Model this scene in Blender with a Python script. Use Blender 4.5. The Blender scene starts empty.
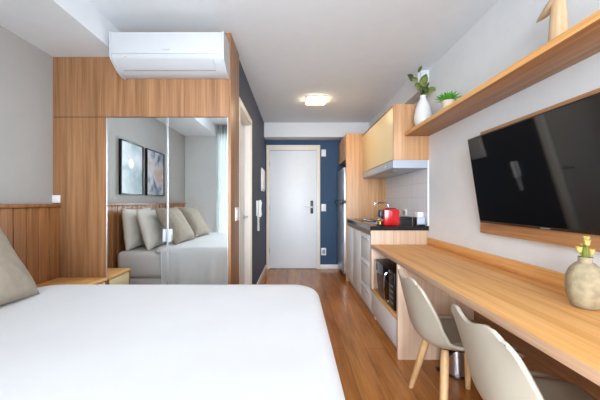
import bpy, bmesh, math, random
from mathutils import Vector, Matrix, noise
random.seed(7)
S = bpy.context.scene
COL = S.collection
PI = math.pi

# ------------------------------------------------------------------ materials
def lin(c):
    c /= 255.0
    return c / 12.92 if c <= 0.04045 else ((c + 0.055) / 1.055) ** 2.4
def rgb(r, g, b): return (lin(r), lin(g), lin(b), 1.0)

def new_mat(name):
    m = bpy.data.materials.new(name); m.use_nodes = True
    nt = m.node_tree
    return m, nt, nt.nodes['Principled BSDF']

def plain(name, col, rough=0.5, metal=0.0, var=0.04, scale=8.0, bump=0.0, bscale=200.0, spec=None, coat=0.0):
    m, nt, b = new_mat(name)
    N, L = nt.nodes, nt.links
    tc = N.new('ShaderNodeTexCoord')
    n = N.new('ShaderNodeTexNoise'); n.inputs['Scale'].default_value = scale; n.inputs['Detail'].default_value = 3
    L.new(tc.outputs['Object'], n.inputs['Vector'])
    r = N.new('ShaderNodeValToRGB')
    lo = tuple(max(0, c * (1 - var)) for c in col[:3]) + (1,)
    hi = tuple(min(1, c * (1 + var)) for c in col[:3]) + (1,)
    r.color_ramp.elements[0].position = 0.35; r.color_ramp.elements[1].position = 0.65
    r.color_ramp.elements[0].color = lo; r.color_ramp.elements[1].color = hi
    L.new(n.outputs['Fac'], r.inputs['Fac'])
    L.new(r.outputs['Color'], b.inputs['Base Color'])
    b.inputs['Roughness'].default_value = rough
    b.inputs['Metallic'].default_value = metal
    if spec is not None: b.inputs['Specular IOR Level'].default_value = spec
    if coat: b.inputs['Coat Weight'].default_value = coat; b.inputs['Coat Roughness'].default_value = 0.05
    if bump:
        n2 = N.new('ShaderNodeTexNoise'); n2.inputs['Scale'].default_value = bscale; n2.inputs['Detail'].default_value = 2
        L.new(tc.outputs['Object'], n2.inputs['Vector'])
        bp = N.new('ShaderNodeBump'); bp.inputs['Strength'].default_value = bump; bp.inputs['Distance'].default_value = 0.002
        L.new(n2.outputs['Fac'], bp.inputs['Height']); L.new(bp.outputs['Normal'], b.inputs['Normal'])
    return m

def wood(name, dark, mid, light, axis='Z', rough=0.42, sc=1.0):
    m, nt, b = new_mat(name)
    N, L = nt.nodes, nt.links
    tc = N.new('ShaderNodeTexCoord')
    def layer(along, across, detail, dist):
        mp = N.new('ShaderNodeMapping')
        s = [across * sc] * 3; s['XYZ'.index(axis)] = along * sc
        mp.inputs['Scale'].default_value = s
        L.new(tc.outputs['Object'], mp.inputs['Vector'])
        n = N.new('ShaderNodeTexNoise'); n.inputs['Scale'].default_value = 1.0
        n.inputs['Detail'].default_value = detail; n.inputs['Distortion'].default_value = dist
        L.new(mp.outputs['Vector'], n.inputs['Vector'])
        return n
    a = layer(0.9, 30, 3, 0.5)
    f = layer(3.0, 110, 2, 0.1)
    mx = N.new('ShaderNodeMix'); mx.data_type = 'FLOAT'; mx.inputs[0].default_value = 0.35
    L.new(a.outputs['Fac'], mx.inputs[2]); L.new(f.outputs['Fac'], mx.inputs[3])
    r = N.new('ShaderNodeValToRGB'); e = r.color_ramp.elements
    e[0].position = 0.34; e[0].color = dark
    e[1].position = 0.66; e[1].color = light
    k = e.new(0.5); k.color = mid
    L.new(mx.outputs[0], r.inputs['Fac'])
    L.new(r.outputs['Color'], b.inputs['Base Color'])
    b.inputs['Roughness'].default_value = rough
    bp = N.new('ShaderNodeBump'); bp.inputs['Strength'].default_value = 0.06; bp.inputs['Distance'].default_value = 0.002
    L.new(f.outputs['Fac'], bp.inputs['Height']); L.new(bp.outputs['Normal'], b.inputs['Normal'])
    return m

def floor_mat():
    m, nt, b = new_mat('laminate_floor')
    N, L = nt.nodes, nt.links
    tc = N.new('ShaderNodeTexCoord')
    mp = N.new('ShaderNodeMapping'); mp.inputs['Rotation'].default_value = (0, 0, PI / 2)
    L.new(tc.outputs['Object'], mp.inputs['Vector'])
    br = N.new('ShaderNodeTexBrick')
    br.inputs['Scale'].default_value = 1.0
    br.inputs['Brick Width'].default_value = 1.25; br.inputs['Row Height'].default_value = 0.17
    br.inputs['Mortar Size'].default_value = 0.0012; br.inputs['Mortar Smooth'].default_value = 0.3
    br.offset = 0.37
    br.inputs['Color1'].default_value = rgb(182, 116, 54); br.inputs['Color2'].default_value = rgb(202, 136, 70)
    br.inputs['Mortar'].default_value = rgb(84, 50, 26)
    L.new(mp.outputs['Vector'], br.inputs['Vector'])
    def layer(s, d, dist=0.4):
        q = N.new('ShaderNodeMapping'); q.inputs['Scale'].default_value = s
        L.new(tc.outputs['Object'], q.inputs['Vector'])
        n = N.new('ShaderNodeTexNoise'); n.inputs['Scale'].default_value = 1; n.inputs['Detail'].default_value = d
        n.inputs['Distortion'].default_value = dist
        L.new(q.outputs['Vector'], n.inputs['Vector']); return n
    a = layer((14, 1.6, 1), 4); f = layer((90, 3, 1), 2)
    r = N.new('ShaderNodeValToRGB'); e = r.color_ramp.elements
    e[0].position = 0.3; e[0].color = (0.55, 0.5, 0.45, 1); e[1].position = 0.7; e[1].color = (1.15, 1.12, 1.08, 1)
    mx = N.new('ShaderNodeMix'); mx.data_type = 'FLOAT'; mx.inputs[0].default_value = 0.35
    L.new(a.outputs['Fac'], mx.inputs[2]); L.new(f.outputs['Fac'], mx.inputs[3])
    L.new(mx.outputs[0], r.inputs['Fac'])
    mm = N.new('ShaderNodeMix'); mm.data_type = 'RGBA'; mm.blend_type = 'MULTIPLY'; mm.inputs[0].default_value = 1
    L.new(br.outputs['Color'], mm.inputs[6]); L.new(r.outputs['Color'], mm.inputs[7])
    L.new(mm.outputs[2], b.inputs['Base Color'])
    b.inputs['Roughness'].default_value = 0.24
    return m

def tile_mat():
    m, nt, b = new_mat('backsplash_tile')
    N, L = nt.nodes, nt.links
    tc = N.new('ShaderNodeTexCoord')
    mp = N.new('ShaderNodeMapping'); mp.inputs['Rotation'].default_value = (PI / 2, 0, PI / 2)
    sx = N.new('ShaderNodeSeparateXYZ'); cx = N.new('ShaderNodeCombineXYZ')
    L.new(tc.outputs['Object'], sx.inputs[0])
    L.new(sx.outputs['Y'], cx.inputs['X']); L.new(sx.outputs['Z'], cx.inputs['Y'])
    br = N.new('ShaderNodeTexBrick'); br.offset = 0.0
    br.inputs['Scale'].default_value = 1.0; br.inputs['Brick Width'].default_value = 0.15; br.inputs['Row Height'].default_value = 0.15
    br.inputs['Mortar Size'].default_value = 0.002
    br.inputs['Color1'].default_value = rgb(238, 242, 249); br.inputs['Color2'].default_value = rgb(242, 246, 252)
    br.inputs['Mortar'].default_value = rgb(214, 214, 216)
    L.new(cx.outputs[0], br.inputs['Vector'])
    L.new(br.outputs['Color'], b.inputs['Base Color'])
    b.inputs['Roughness'].default_value = 0.15
    return m

def emit(name, col, strength):
    m = bpy.data.materials.new(name); m.use_nodes = True
    nt = m.node_tree; nt.nodes.clear()
    o = nt.nodes.new('ShaderNodeOutputMaterial'); e = nt.nodes.new('ShaderNodeEmission')
    e.inputs['Color'].default_value = col; e.inputs['Strength'].default_value = strength
    nt.links.new(e.outputs[0], o.inputs[0]); return m

def thin_glass(name, tint=(1, 1, 1, 1)):
    m = bpy.data.materials.new(name); m.use_nodes = True
    nt = m.node_tree; nt.nodes.clear()
    o = nt.nodes.new('ShaderNodeOutputMaterial')
    t = nt.nodes.new('ShaderNodeBsdfTransparent'); t.inputs['Color'].default_value = tint
    g = nt.nodes.new('ShaderNodeBsdfGlossy'); g.inputs['Roughness'].default_value = 0.02
    f = nt.nodes.new('ShaderNodeFresnel'); f.inputs['IOR'].default_value = 1.45
    mx = nt.nodes.new('ShaderNodeMixShader')
    nt.links.new(f.outputs[0], mx.inputs[0]); nt.links.new(t.outputs[0], mx.inputs[1]); nt.links.new(g.outputs[0], mx.inputs[2])
    nt.links.new(mx.outputs[0], o.inputs[0]); return m

def sheer(name):
    m = bpy.data.materials.new(name); m.use_nodes = True
    nt = m.node_tree; nt.nodes.clear()
    o = nt.nodes.new('ShaderNodeOutputMaterial')
    d = nt.nodes.new('ShaderNodeBsdfDiffuse'); d.inputs['Color'].default_value = rgb(236, 238, 238)
    t = nt.nodes.new('ShaderNodeBsdfTranslucent'); t.inputs['Color'].default_value = rgb(236, 240, 240)
    mx = nt.nodes.new('ShaderNodeMixShader'); mx.inputs[0].default_value = 0.4
    nt.links.new(d.outputs[0], mx.inputs[1]); nt.links.new(t.outputs[0], mx.inputs[2])
    nt.links.new(mx.outputs[0], o.inputs[0]); return m

def art_mat(name, stops, scale, dist, seedoff, disc=None):
    m, nt, b = new_mat(name)
    N, L = nt.nodes, nt.links
    tc = N.new('ShaderNodeTexCoord')
    mp = N.new('ShaderNodeMapping'); mp.inputs['Location'].default_value = (seedoff, seedoff, seedoff)
    L.new(tc.outputs['Object'], mp.inputs['Vector'])
    n = N.new('ShaderNodeTexNoise'); n.inputs['Scale'].default_value = scale; n.inputs['Detail'].default_value = 3
    n.inputs['Distortion'].default_value = dist
    L.new(mp.outputs['Vector'], n.inputs['Vector'])
    r = N.new('ShaderNodeValToRGB'); e = r.color_ramp.elements
    e[0].position, e[0].color = stops[0]; e[1].position, e[1].color = stops[-1]
    for p, c in stops[1:-1]:
        k = e.new(p); k.color = c
    L.new(n.outputs['Fac'], r.inputs['Fac'])
    out = r.outputs['Color']
    if disc:
        (dy, dz, dr, dc) = disc
        vm = N.new('ShaderNodeVectorMath'); vm.operation = 'DISTANCE'
        vm.inputs[1].default_value = (0.0, dy, dz)
        L.new(tc.outputs['Object'], vm.inputs[0])
        lt = N.new('ShaderNodeMath'); lt.operation = 'LESS_THAN'; lt.inputs[1].default_value = dr
        L.new(vm.outputs['Value'], lt.inputs[0])
        mx = N.new('ShaderNodeMix'); mx.data_type = 'RGBA'
        L.new(lt.outputs[0], mx.inputs[0]); L.new(out, mx.inputs[6]); mx.inputs[7].default_value = dc
        out = mx.outputs[2]
    L.new(out, b.inputs['Base Color'])
    b.inputs['Roughness'].default_value = 0.3; b.inputs['Specular IOR Level'].default_value = 0.2
    return m

M = {}
OAK = (rgb(130, 90, 58), rgb(154, 110, 74), rgb(172, 128, 90))
OAKK = (rgb(180, 134, 92), rgb(200, 153, 110), rgb(213, 169, 127))
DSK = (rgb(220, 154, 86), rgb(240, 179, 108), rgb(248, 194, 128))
OAK_LIT = (rgb(228, 194, 166), rgb(240, 209, 182), rgb(246, 220, 196))  # same oak as elsewhere; stronger light is put into this paler tone
M['oak_v'] = wood('oak_upright', *OAK, axis='Z')
M['oak_k'] = wood('kitchen_oak_upright', *OAKK, axis='Z')
M['oak_y'] = wood('oak_lengthwise', *OAK, axis='Y')
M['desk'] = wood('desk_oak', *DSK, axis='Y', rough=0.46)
M['shelf'] = wood('shelf_oak', rgb(150, 102, 62), rgb(172, 122, 78), rgb(188, 140, 94), axis='Y')
M['oak_lit_v'] = wood('lit_oak_upright', *OAK_LIT, axis='Z')
M['riser'] = wood('worktop_end_oak', rgb(192, 160, 134), rgb(206, 176, 150), rgb(216, 190, 166), axis='Z')  # same oak again, with the light on the worktop end in its colour
M['board'] = wood('board_oak', rgb(170, 118, 74), rgb(192, 140, 94), rgb(208, 158, 112), axis='Y')
M['pale_y'] = wood('pale_edge_oak', rgb(206, 162, 128), rgb(220, 178, 144), rgb(228, 190, 158), axis='Y')
M['oak_lit_x'] = wood('lit_oak', *OAK_LIT, axis='X')
M['slat'] = wood('headboard_oak', rgb(136, 86, 46), rgb(164, 110, 64), rgb(182, 128, 80), axis='Z')
M['leg'] = wood('beech_leg', rgb(205, 160, 110), rgb(220, 178, 128), rgb(230, 192, 145), axis='Z')
M['figure'] = wood('carved_wood', rgb(196, 160, 122), rgb(212, 178, 140), rgb(222, 192, 156), axis='Z', rough=0.6)
M['dish'] = wood('dish_wood', rgb(190, 125, 65), rgb(210, 145, 80), rgb(222, 160, 96), axis='X')
M['floor'] = floor_mat()
M['tile'] = tile_mat()
M['wall_grey'] = plain('wall_paint_grey', rgb(182, 180, 177), 0.9, var=0.015)
M['wall_light'] = plain('wall_paint_light', rgb(233, 235, 237), 0.9, var=0.015)
M['wall_pale'] = plain('wall_paint_pale', rgb(238, 242, 242), 0.9, var=0.01)
M['ceil'] = plain('ceiling_paint', rgb(236, 240, 244), 0.95, var=0.01)
M['beam'] = plain('beam_paint', rgb(222, 225, 229), 0.95, var=0.01)
M['navy'] = plain('navy_paint', rgb(46, 76, 108), 0.7, var=0.03)
M['navy_lit'] = plain('navy_paint_lit', rgb(72, 82, 100), 0.75, var=0.03)  # same paint as the navy wall; warm light and reflection put into its tone
M['white'] = plain('white_lacquer', rgb(236, 237, 238), 0.35, var=0.01)
M['door_white'] = plain('door_white', rgb(235, 242, 250), 0.4, var=0.01)
M['handle_white'] = plain('handle_plastic', rgb(192, 198, 206), 0.4, var=0.01)
M['frame_warm'] = plain('warm_white_frame', rgb(238, 232, 220), 0.4, var=0.01)
M['plastic'] = plain('white_plastic', rgb(240, 241, 243), 0.3, var=0.01)
M['ac_white'] = plain('ac_plastic', rgb(196, 198, 202), 0.35, var=0.01)
M['ac_gap'] = plain('ac_shadow_line', rgb(176, 178, 184), 0.4)
M['plastic_gap'] = plain('grey_plastic', rgb(150, 152, 156), 0.4)
M['black'] = plain('black_plastic', rgb(18, 18, 20), 0.35)
M['blackgloss'] = plain('black_glass', rgb(10, 10, 12), 0.06)
M['screen'] = plain('screen_glass', rgb(8, 8, 9), 0.04, var=0.0, spec=0.9)
M['stone'] = plain('black_granite', rgb(22, 22, 24), 0.12, var=0.5, scale=120)
M['steel'] = plain('brushed_steel', rgb(196, 199, 204), 0.28, metal=1.0, var=0.03)
M['chrome'] = plain('chrome', rgb(220, 222, 226), 0.08, metal=1.0, var=0.01)
M['hood'] = plain('hood_metal', rgb(188, 198, 212), 0.38, metal=0.35, var=0.02)
M['alu'] = plain('aluminium', rgb(205, 208, 214), 0.35, metal=0.6, var=0.02)
M['fridge'] = plain('fridge_steel', rgb(168, 171, 177), 0.34, metal=0.75, var=0.02)
M['grey_front'] = plain('pale_grey_front', rgb(238, 241, 244), 0.45, var=0.01)
M['cream_front'] = plain('cream_front', rgb(247, 224, 174), 0.35, var=0.01)
M['brass'] = plain('brass', rgb(214, 180, 90), 0.25, metal=1.0)
M['red'] = plain('red_gloss', rgb(200, 20, 32), 0.2, coat=0.6, var=0.02)
M['duvet'] = plain('white_cotton', rgb(226, 226, 228), 0.9, var=0.008, bump=0.08, bscale=500)
M['sheet'] = plain('white_sheet', rgb(236, 235, 234), 0.9, var=0.01, bump=0.1, bscale=500)
M['linen_white'] = plain('cream_linen', rgb(232, 227, 218), 0.95, var=0.02, bump=0.25, bscale=700)
M['taupe'] = plain('taupe_linen', rgb(166, 154, 138), 0.95, var=0.05, scale=30, bump=0.3, bscale=700)
M['bedbase'] = plain('bed_base_fabric', rgb(226, 225, 224), 0.95)
M['chair'] = plain('chair_plastic', rgb(184, 176, 160), 0.38, var=0.01)
M['pad'] = plain('seat_leatherette', rgb(146, 138, 122), 0.5, var=0.02, bump=0.1, bscale=300)
M['ceramic'] = plain('white_ceramic', rgb(238, 236, 234), 0.35, var=0.01)
M['stoneware'] = plain('rough_stoneware', rgb(166, 152, 124), 0.95, var=0.16, scale=35, bump=0.9, bscale=90)
M['leaf'] = plain('leaf_green', rgb(116, 124, 62), 0.5, var=0.35, scale=25)
M['leaf_dark'] = plain('leaf_dark_green', rgb(70, 82, 44), 0.5, var=0.3, scale=25)
M['succ'] = plain('succulent_green', rgb(88, 164, 48), 0.45, var=0.35, scale=40)
M['stem'] = plain('stem_green', rgb(120, 128, 48), 0.6, var=0.2)
M['yellow'] = plain('yellow_petal', rgb(204, 180, 104), 0.7, var=0.2, scale=60)
M['potcream'] = plain('cream_pot', rgb(226, 208, 190), 0.6)
M['soil'] = plain('soil', rgb(70, 50, 36), 0.95, var=0.3, scale=60)
M['frame_black'] = plain('black_frame', rgb(16, 16, 17), 0.35)
M['blue_box'] = plain('pale_blue_card', rgb(188, 200, 218), 0.5)
M['paper'] = plain('white_paper', rgb(246, 246, 248), 0.8)
M['glass'] = thin_glass('window_glass')
M['sheer'] = sheer('sheer_curtain')
m, nt, b = new_mat('mirror'); M['mirror'] = m
b.inputs['Base Color'].default_value = (0.95, 0.995, 1.0, 1); b.inputs['Metallic'].default_value = 1; b.inputs['Roughness'].default_value = 0.0
M['lamp'] = emit('lamp_diffuser', (1.0, 0.74, 0.46, 1), 45.0)
M['hoodlamp'] = emit('hood_lamp', (1.0, 0.9, 0.75, 1), 4.0)
M['led'] = emit('led', (1.0, 0.6, 0.3, 1), 1.0)
M['art_blue'] = art_mat('art_pale_blue', [(0.3, rgb(104, 124, 134)), (0.45, rgb(134, 154, 162)), (0.55, rgb(166, 178, 186)), (0.7, rgb(190, 194, 202))], 3.0, 0.6, 3.0,
                        disc=(0.03, 0.36, 0.06, rgb(232, 234, 236)))
M['art_mix'] = art_mat('art_blotches', [(0.30, rgb(70, 82, 104)), (0.42, rgb(150, 156, 172)), (0.52, rgb(200, 196, 200)), (0.62, rgb(196, 168, 150)), (0.75, rgb(222, 218, 220))], 4.0, 0.5, 8.0)

# ------------------------------------------------------------------ mesh helpers
def B(): return bmesh.new()

def merge(bm, tmp, mat=None):
    me = bpy.data.meshes.new('tmp'); tmp.to_mesh(me); tmp.free()
    if mat is not None: me.transform(mat)
    bm.from_mesh(me); bpy.data.meshes.remove(me)
    return bm

def box(bm, x0, x1, y0, y1, z0, z1, bev=0.0, seg=2, mat=None):
    t = bmesh.new()
    bmesh.ops.create_cube(t, size=1.0)
    for v in t.verts:
        v.co = Vector((x0 + (v.co.x + .5) * (x1 - x0), y0 + (v.co.y + .5) * (y1 - y0), z0 + (v.co.z + .5) * (z1 - z0)))
    if bev:
        bmesh.ops.bevel(t, geom=list(t.edges), offset=bev, segments=seg, profile=0.5, affect='EDGES')
    return merge(bm, t, mat)

def lathe(bm, prof, cx=0, cy=0, n=32, cap=True, mat=None):
    t = bmesh.new(); rings = []
    for r, z in prof:
        rings.append([t.verts.new((cx + r * math.cos(2 * PI * i / n), cy + r * math.sin(2 * PI * i / n), z)) for i in range(n)])
    for a, b_ in zip(rings, rings[1:]):
        for i in range(n):
            t.faces.new((a[i], a[(i + 1) % n], b_[(i + 1) % n], b_[i]))
    if cap:
        t.faces.new(list(reversed(rings[0]))); t.faces.new(rings[-1])
    return merge(bm, t, mat)

def tube(bm, pts, rad, n=10, cap=True):
    pts = [Vector(p) for p in pts]
    rs = rad if isinstance(rad, (list, tuple)) else [rad] * len(pts)
    t = bmesh.new(); rings = []
    d0 = (pts[1] - pts[0]).normalized()
    up = Vector((0, 0, 1)) if abs(d0.z) < 0.9 else Vector((1, 0, 0))
    nrm = (up - d0 * up.dot(d0)).normalized()
    for i, p in enumerate(pts):
        if i == 0: d = pts[1] - pts[0]
        elif i == len(pts) - 1: d = pts[-1] - pts[-2]
        else: d = pts[i + 1] - pts[i - 1]
        d.normalize()
        nrm = (nrm - d * nrm.dot(d))
        if nrm.length < 1e-5: nrm = d.orthogonal()
        nrm.normalize(); bn = d.cross(nrm)
        rings.append([t.verts.new(p + (nrm * math.cos(2 * PI * k / n) + bn * math.sin(2 * PI * k / n)) * rs[i]) for k in range(n)])
    for a, b_ in zip(rings, rings[1:]):
        for i in range(n):
            t.faces.new((a[i], a[(i + 1) % n], b_[(i + 1) % n], b_[i]))
    if cap:
        t.faces.new(list(reversed(rings[0]))); t.faces.new(rings[-1])
    return merge(bm, t)

def prism(bm, poly, axis, a0, a1, bev=0.0):
    """poly: 2D points in the plane normal to axis; 'X' -> (y,z), 'Y' -> (x,z), 'Z' -> (x,y)."""
    t = bmesh.new()
    def P(p, a):
        if axis == 'X': return (a, p[0], p[1])
        if axis == 'Y': return (p[0], a, p[1])
        return (p[0], p[1], a)
    A = [t.verts.new(P(p, a0)) for p in poly]; C = [t.verts.new(P(p, a1)) for p in poly]
    n = len(poly)
    t.faces.new(A); t.faces.new(list(reversed(C)))
    for i in range(n): t.faces.new((A[i], C[i], C[(i + 1) % n], A[(i + 1) % n]))
    bmesh.ops.recalc_face_normals(t, faces=list(t.faces))
    if bev: bmesh.ops.bevel(t, geom=list(t.edges), offset=bev, segments=2, profile=0.5, affect='EDGES')
    return merge(bm, t)

def grid(bm, nu, nv, f, close_v=False):
    V = [[bm.verts.new(f(i / nu, j / nv)) for j in range(nv + (0 if close_v else 1))] for i in range(nu + 1)]
    m = len(V[0])
    for i in range(nu):
        for j in range(nv):
            bm.faces.new((V[i][j], V[i + 1][j], V[i + 1][(j + 1) % m], V[i][(j + 1) % m]))
    return V

def wloc(o):
    v = Vector((0, 0, 0))
    while o is not None:
        v += o.location; o = o.parent
    return v

def smooth_mesh(me, ang=40):
    for p in me.polygons: p.use_smooth = True
    try: me.set_sharp_from_angle(angle=math.radians(ang))
    except Exception: pass

def tag(o, label=None, cat=None, group=None, kind=None):
    if label: o['label'] = label
    if cat: o['category'] = cat
    if group: o['group'] = group
    if kind: o['kind'] = kind
    return o

def obj(name, bm, mat, parent=None, ang=40, recalc=True, origin=None):
    """world-space bmesh -> one mesh object (parents are unrotated while building)"""
    if recalc: bmesh.ops.recalc_face_normals(bm, faces=list(bm.faces))
    me = bpy.data.meshes.new(name); bm.to_mesh(me); bm.free()
    smooth_mesh(me, ang)
    me.materials.append(M[mat] if isinstance(mat, str) else mat)
    o = bpy.data.objects.new(name, me); COL.objects.link(o)
    if parent is not None:
        o.parent = parent
        me.transform(Matrix.Translation(-wloc(parent)))
    else:
        if origin is None:
            xs = [v.co for v in me.vertices]
            origin = Vector(((min(v.x for v in xs) + max(v.x for v in xs)) / 2, (min(v.y for v in xs) + max(v.y for v in xs)) / 2, min(v.z for v in xs)))
        origin = Vector(origin)
        me.transform(Matrix.Translation(-origin)); o.location = origin
    return o

def thing(name, label, cat, loc=(0, 0, 0), group=None, kind=None):
    o = bpy.data.objects.new(name, None); COL.objects.link(o); o.location = loc
    o.empty_display_size = 0.05
    return tag(o, label, cat, group, kind)

def struct(name, bm, mat, parent=None):
    o = obj(name, bm, mat, parent)
    if parent is None: o['kind'] = 'structure'
    return o

def copy_tree(o, parent=None):
    c = o.copy(); COL.objects.link(c)
    if parent is not None: c.parent = parent
    for ch in [k for k in bpy.data.objects if k.parent == o]:
        copy_tree(ch, c)
    return c

# ------------------------------------------------------------------ key dimensions
XL, XR, XB = -1.93, 1.37, -0.527       # bed-side wall, desk-side wall, hallway wall
YB, YD, YW = -0.48, 5.36, 2.39         # window wall, entrance wall, wardrobe front
ZC = 2.54
ZS = 2.345                             # soffit underside
XS = -1.386

# ------------------------------------------------------------------ setting
struct('floor', box(B(), XL - .15, XR + .15, YB - .15, YD + .15, -.1, 0), 'floor')
struct('ceiling', box(B(), XL - .15, XR + .15, YB - .15, YD + .15, ZC, ZC + .1), 'ceil')
struct('wall_left', box(B(), XL - .12, XL, YB - .12, 2.76, 0, ZC), 'wall_grey')
struct('wall_right', box(B(), XR, XR + .12, YB - .12, YD + .12, 0, ZC), 'wall_light')
struct('wall_far', box(B(), XB - .12, XR, YD, YD + .12, 0, ZC), 'navy')
DY0, DY1, DZ = 2.83, 3.54, 2.10
w = B()
box(w, XB - .125, XB, 2.752, DY0, 0, ZC); box(w, XB - .125, XB, DY1, YD, 0, ZC); box(w, XB - .125, XB, DY0, DY1, DZ, ZC)
struct('wall_hallway', w, 'navy_lit')
struct('trim_1', box(B(), XL, XS, YB, YW - .001, ZS, ZC), 'ceil')                      # boxed soffit
struct('trim_2', box(B(), XB, XR, 5.10, YD, 2.295, ZC), 'beam')                        # beam over the entrance
struct('trim_3', box(B(), 1.26, XR, 3.075, 5.10, 2.32, ZC), 'beam')                    # boxed beam above the kitchen
# window wall
WX0, WX1, WZ0, WZ1 = -1.37, 1.33, 0.06, 2.40
w = B()
box(w, XL, WX0, YB - .12, YB, 0, ZC); box(w, WX1, XR, YB - .12, YB, 0, ZC)
box(w, WX0, WX1, YB - .12, YB, WZ1, ZC); box(w, WX0, WX1, YB - .12, YB, 0, WZ0)
struct('wall_window', w, 'wall_pale')
w = B()
f = .05
box(w, WX0, WX1, YB - .09, YB - .03, WZ0, WZ0 + f); box(w, WX0, WX1, YB - .09, YB - .03, WZ1 - f, WZ1)
for xx in (WX0, (WX0 + WX1) / 2 - f / 2, WX1 - f):
    box(w, xx, xx + f, YB - .09, YB - .03, WZ0 + f, WZ1 - f)
win = struct('window_1', w, 'white')
for a, c in ((WX0 + f, (WX0 + WX1) / 2 - f / 2), ((WX0 + WX1) / 2 + f / 2, WX1 - f)):
    obj('window_pane', box(B(), a, c, YB - .063, YB - .057, WZ0 + f, WZ1 - f), 'glass', win)

# entrance door
fr = B()
s0, s1, zt = -.51, .449, 2.205
box(fr, s0, s0 + .06, YD - .02, YD - .0005, 0, zt, .003); box(fr, s1 - .06, s1, YD - .02, YD - .0005, 0, zt, .003)
box(fr, s0 + .06, s1 - .06, YD - .02, YD - .0005, 2.115, zt, .003)
struct('trim_4', fr, 'frame_warm')
d1 = struct('door_1', box(B(), -.448, .387, YD - .014, YD - .0005, .008, 2.108, .002), 'door_white')
hd = B()
box(hd, .275, .325, YD - .032, YD - .014, .985, 1.215, .006)
hp = obj('lock_plate', hd, 'black', d1); hp['label'] = 'black electronic lock plate'
lv = B()
tube(lv, [(.30, YD - .03, 1.10), (.30, YD - .06, 1.10)], .011); tube(lv, [(.305, YD - .06, 1.10), (.17, YD - .06, 1.10)], .010)
obj('lever_handle', lv, 'steel', d1)['label'] = 'steel lever handle'
hg = B()
for z in (.28, 1.05, 1.83): tube(hg, [(-.452, YD - .022, z), (-.452, YD - .022, z + .09)], .007)
obj('hinge', hg, 'steel', d1)

# bathroom door in the hallway wall
fr = B()
ft = .014
box(fr, XB + .0005, XB + ft, DY0 - .06, DY0, 0, DZ + .065, .002); box(fr, XB + .0005, XB + ft, DY1, DY1 + .05, 0, DZ + .065, .002)
box(fr, XB + .0005, XB + ft, DY0, DY1, DZ, DZ + .065, .002)
box(fr, XB - .12, XB + .0005, DY0 + .0005, DY0 + .015, 0, DZ); box(fr, XB - .12, XB + .0005, DY1 - .015, DY1 - .0005, 0, DZ)
box(fr, XB - .12, XB + .0005, DY0 + .015, DY1 - .015, DZ - .015, DZ - .0005)
struct('trim_5', fr, 'frame_warm')
d2 = struct('door_2', box(B(), XB - .100, XB - .065, DY0 + .020, DY1 - .021, .008, DZ - .018, .002), 'door_white')
lv = B()
lathe(lv, [(.024, 0), (.024, .008), (.01, .012), (.01, .045)], n=16, mat=Matrix.Translation((XB - .065, 3.45, 1.02)) @ Matrix.Rotation(PI / 2, 4, 'Y'))
tube(lv, [(XB - .022, 3.455, 1.02), (XB - .022, 3.32, 1.02)], .011)
obj('door_handle', lv, 'steel', d2)['label'] = 'steel lever handle'
# skirting
struct('baseboard_far', box(B(), .45, .80, YD - .014, YD - .0005, 0, .075, .003), 'white')
struct('baseboard_hallway', box(B(), XB + .0005, XB + .014, DY1 + .051, YD - .021, 0, .075, .003), 'white')

# backsplash tiles + edge strip
struct('trim_6', box(B(), XR - .008, XR - .0005, 3.085, 4.495, .942, 1.62), 'tile')
struct('trim_7', box(B(), XR - .016, XR - .0005, 3.066, 3.083, .945, 1.619, .002), 'white')

# ------------------------------------------------------------------ ceiling lamp
cl = thing('ceiling_light', 'square warm ceiling light panel glowing above the hallway', 'ceiling light', (.275, 3.94, 2.506))
h = .128
w = B(); box(w, .275 - h, .275 + h, 3.94 - h, 3.94 + h, 2.518, ZC - .0005, .003)
obj('housing', w, 'plastic', cl)
w = B(); box(w, .275 - h + .004, .275 + h - .004, 3.94 - h + .004, 3.94 + h - .004, 2.508, 2.5175, .004)
obj('diffuser', w, 'lamp', cl)

# ------------------------------------------------------------------ wardrobe
wd = thing('wardrobe', 'built-in oak wardrobe with two sliding mirror doors, below the air conditioner', 'wardrobe', (-1.2, 2.57, 0))
XW = -.512
w = B()
box(w, XL + .001, XW - .02, YW + .03, 2.75, .06, ZC - .002)
obj('carcass', w, 'oak_v', wd)
obj('top_panel', box(B(), XS + .002, XW - .02, YW, YW + .03, 1.869, ZC - .002), 'oak_v', wd)
w = B(); box(w, XL + .001, XS + .002, YW, YW + .03, 1.869, ZS - .001)
obj('upper_filler', w, 'oak_v', wd)
obj('front_panel', box(B(), XL + .001, -1.505, YW, YW + .03, 0, 1.8645), 'oak_v', wd)
obj('side_panel', box(B(), XW - .0195, XW, YW - .002, 2.75, 0, ZC - .002, .001), 'oak_v', wd)
obj('plinth', box(B(), -1.5, XW - .021, YW + .02, YW + .03, 0, .06), 'oak_y', wd)
for a, c, hx, yo in ((-1.503, -1.017, -1.048, 0.0), (-1.015, -.533, -1.008, 0.0)):
    md = obj('mirror_door', box(B(), a, c, YW + .001 + yo, YW + .012, .062, 1.863), 'mirror', wd)
    ed = B()
    box(ed, a, a + .004, YW - .002, YW + .0008, .062, 1.863); box(ed, c - .004, c, YW - .002, YW + .0008, .062, 1.863)
    obj('edge_profile', ed, 'alu', md)
    obj('handle', box(B(), hx, hx + .024, YW - .018, YW + .0005, .875, .975, .004), 'handle_white', md)['label'] = 'white door handle'
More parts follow.
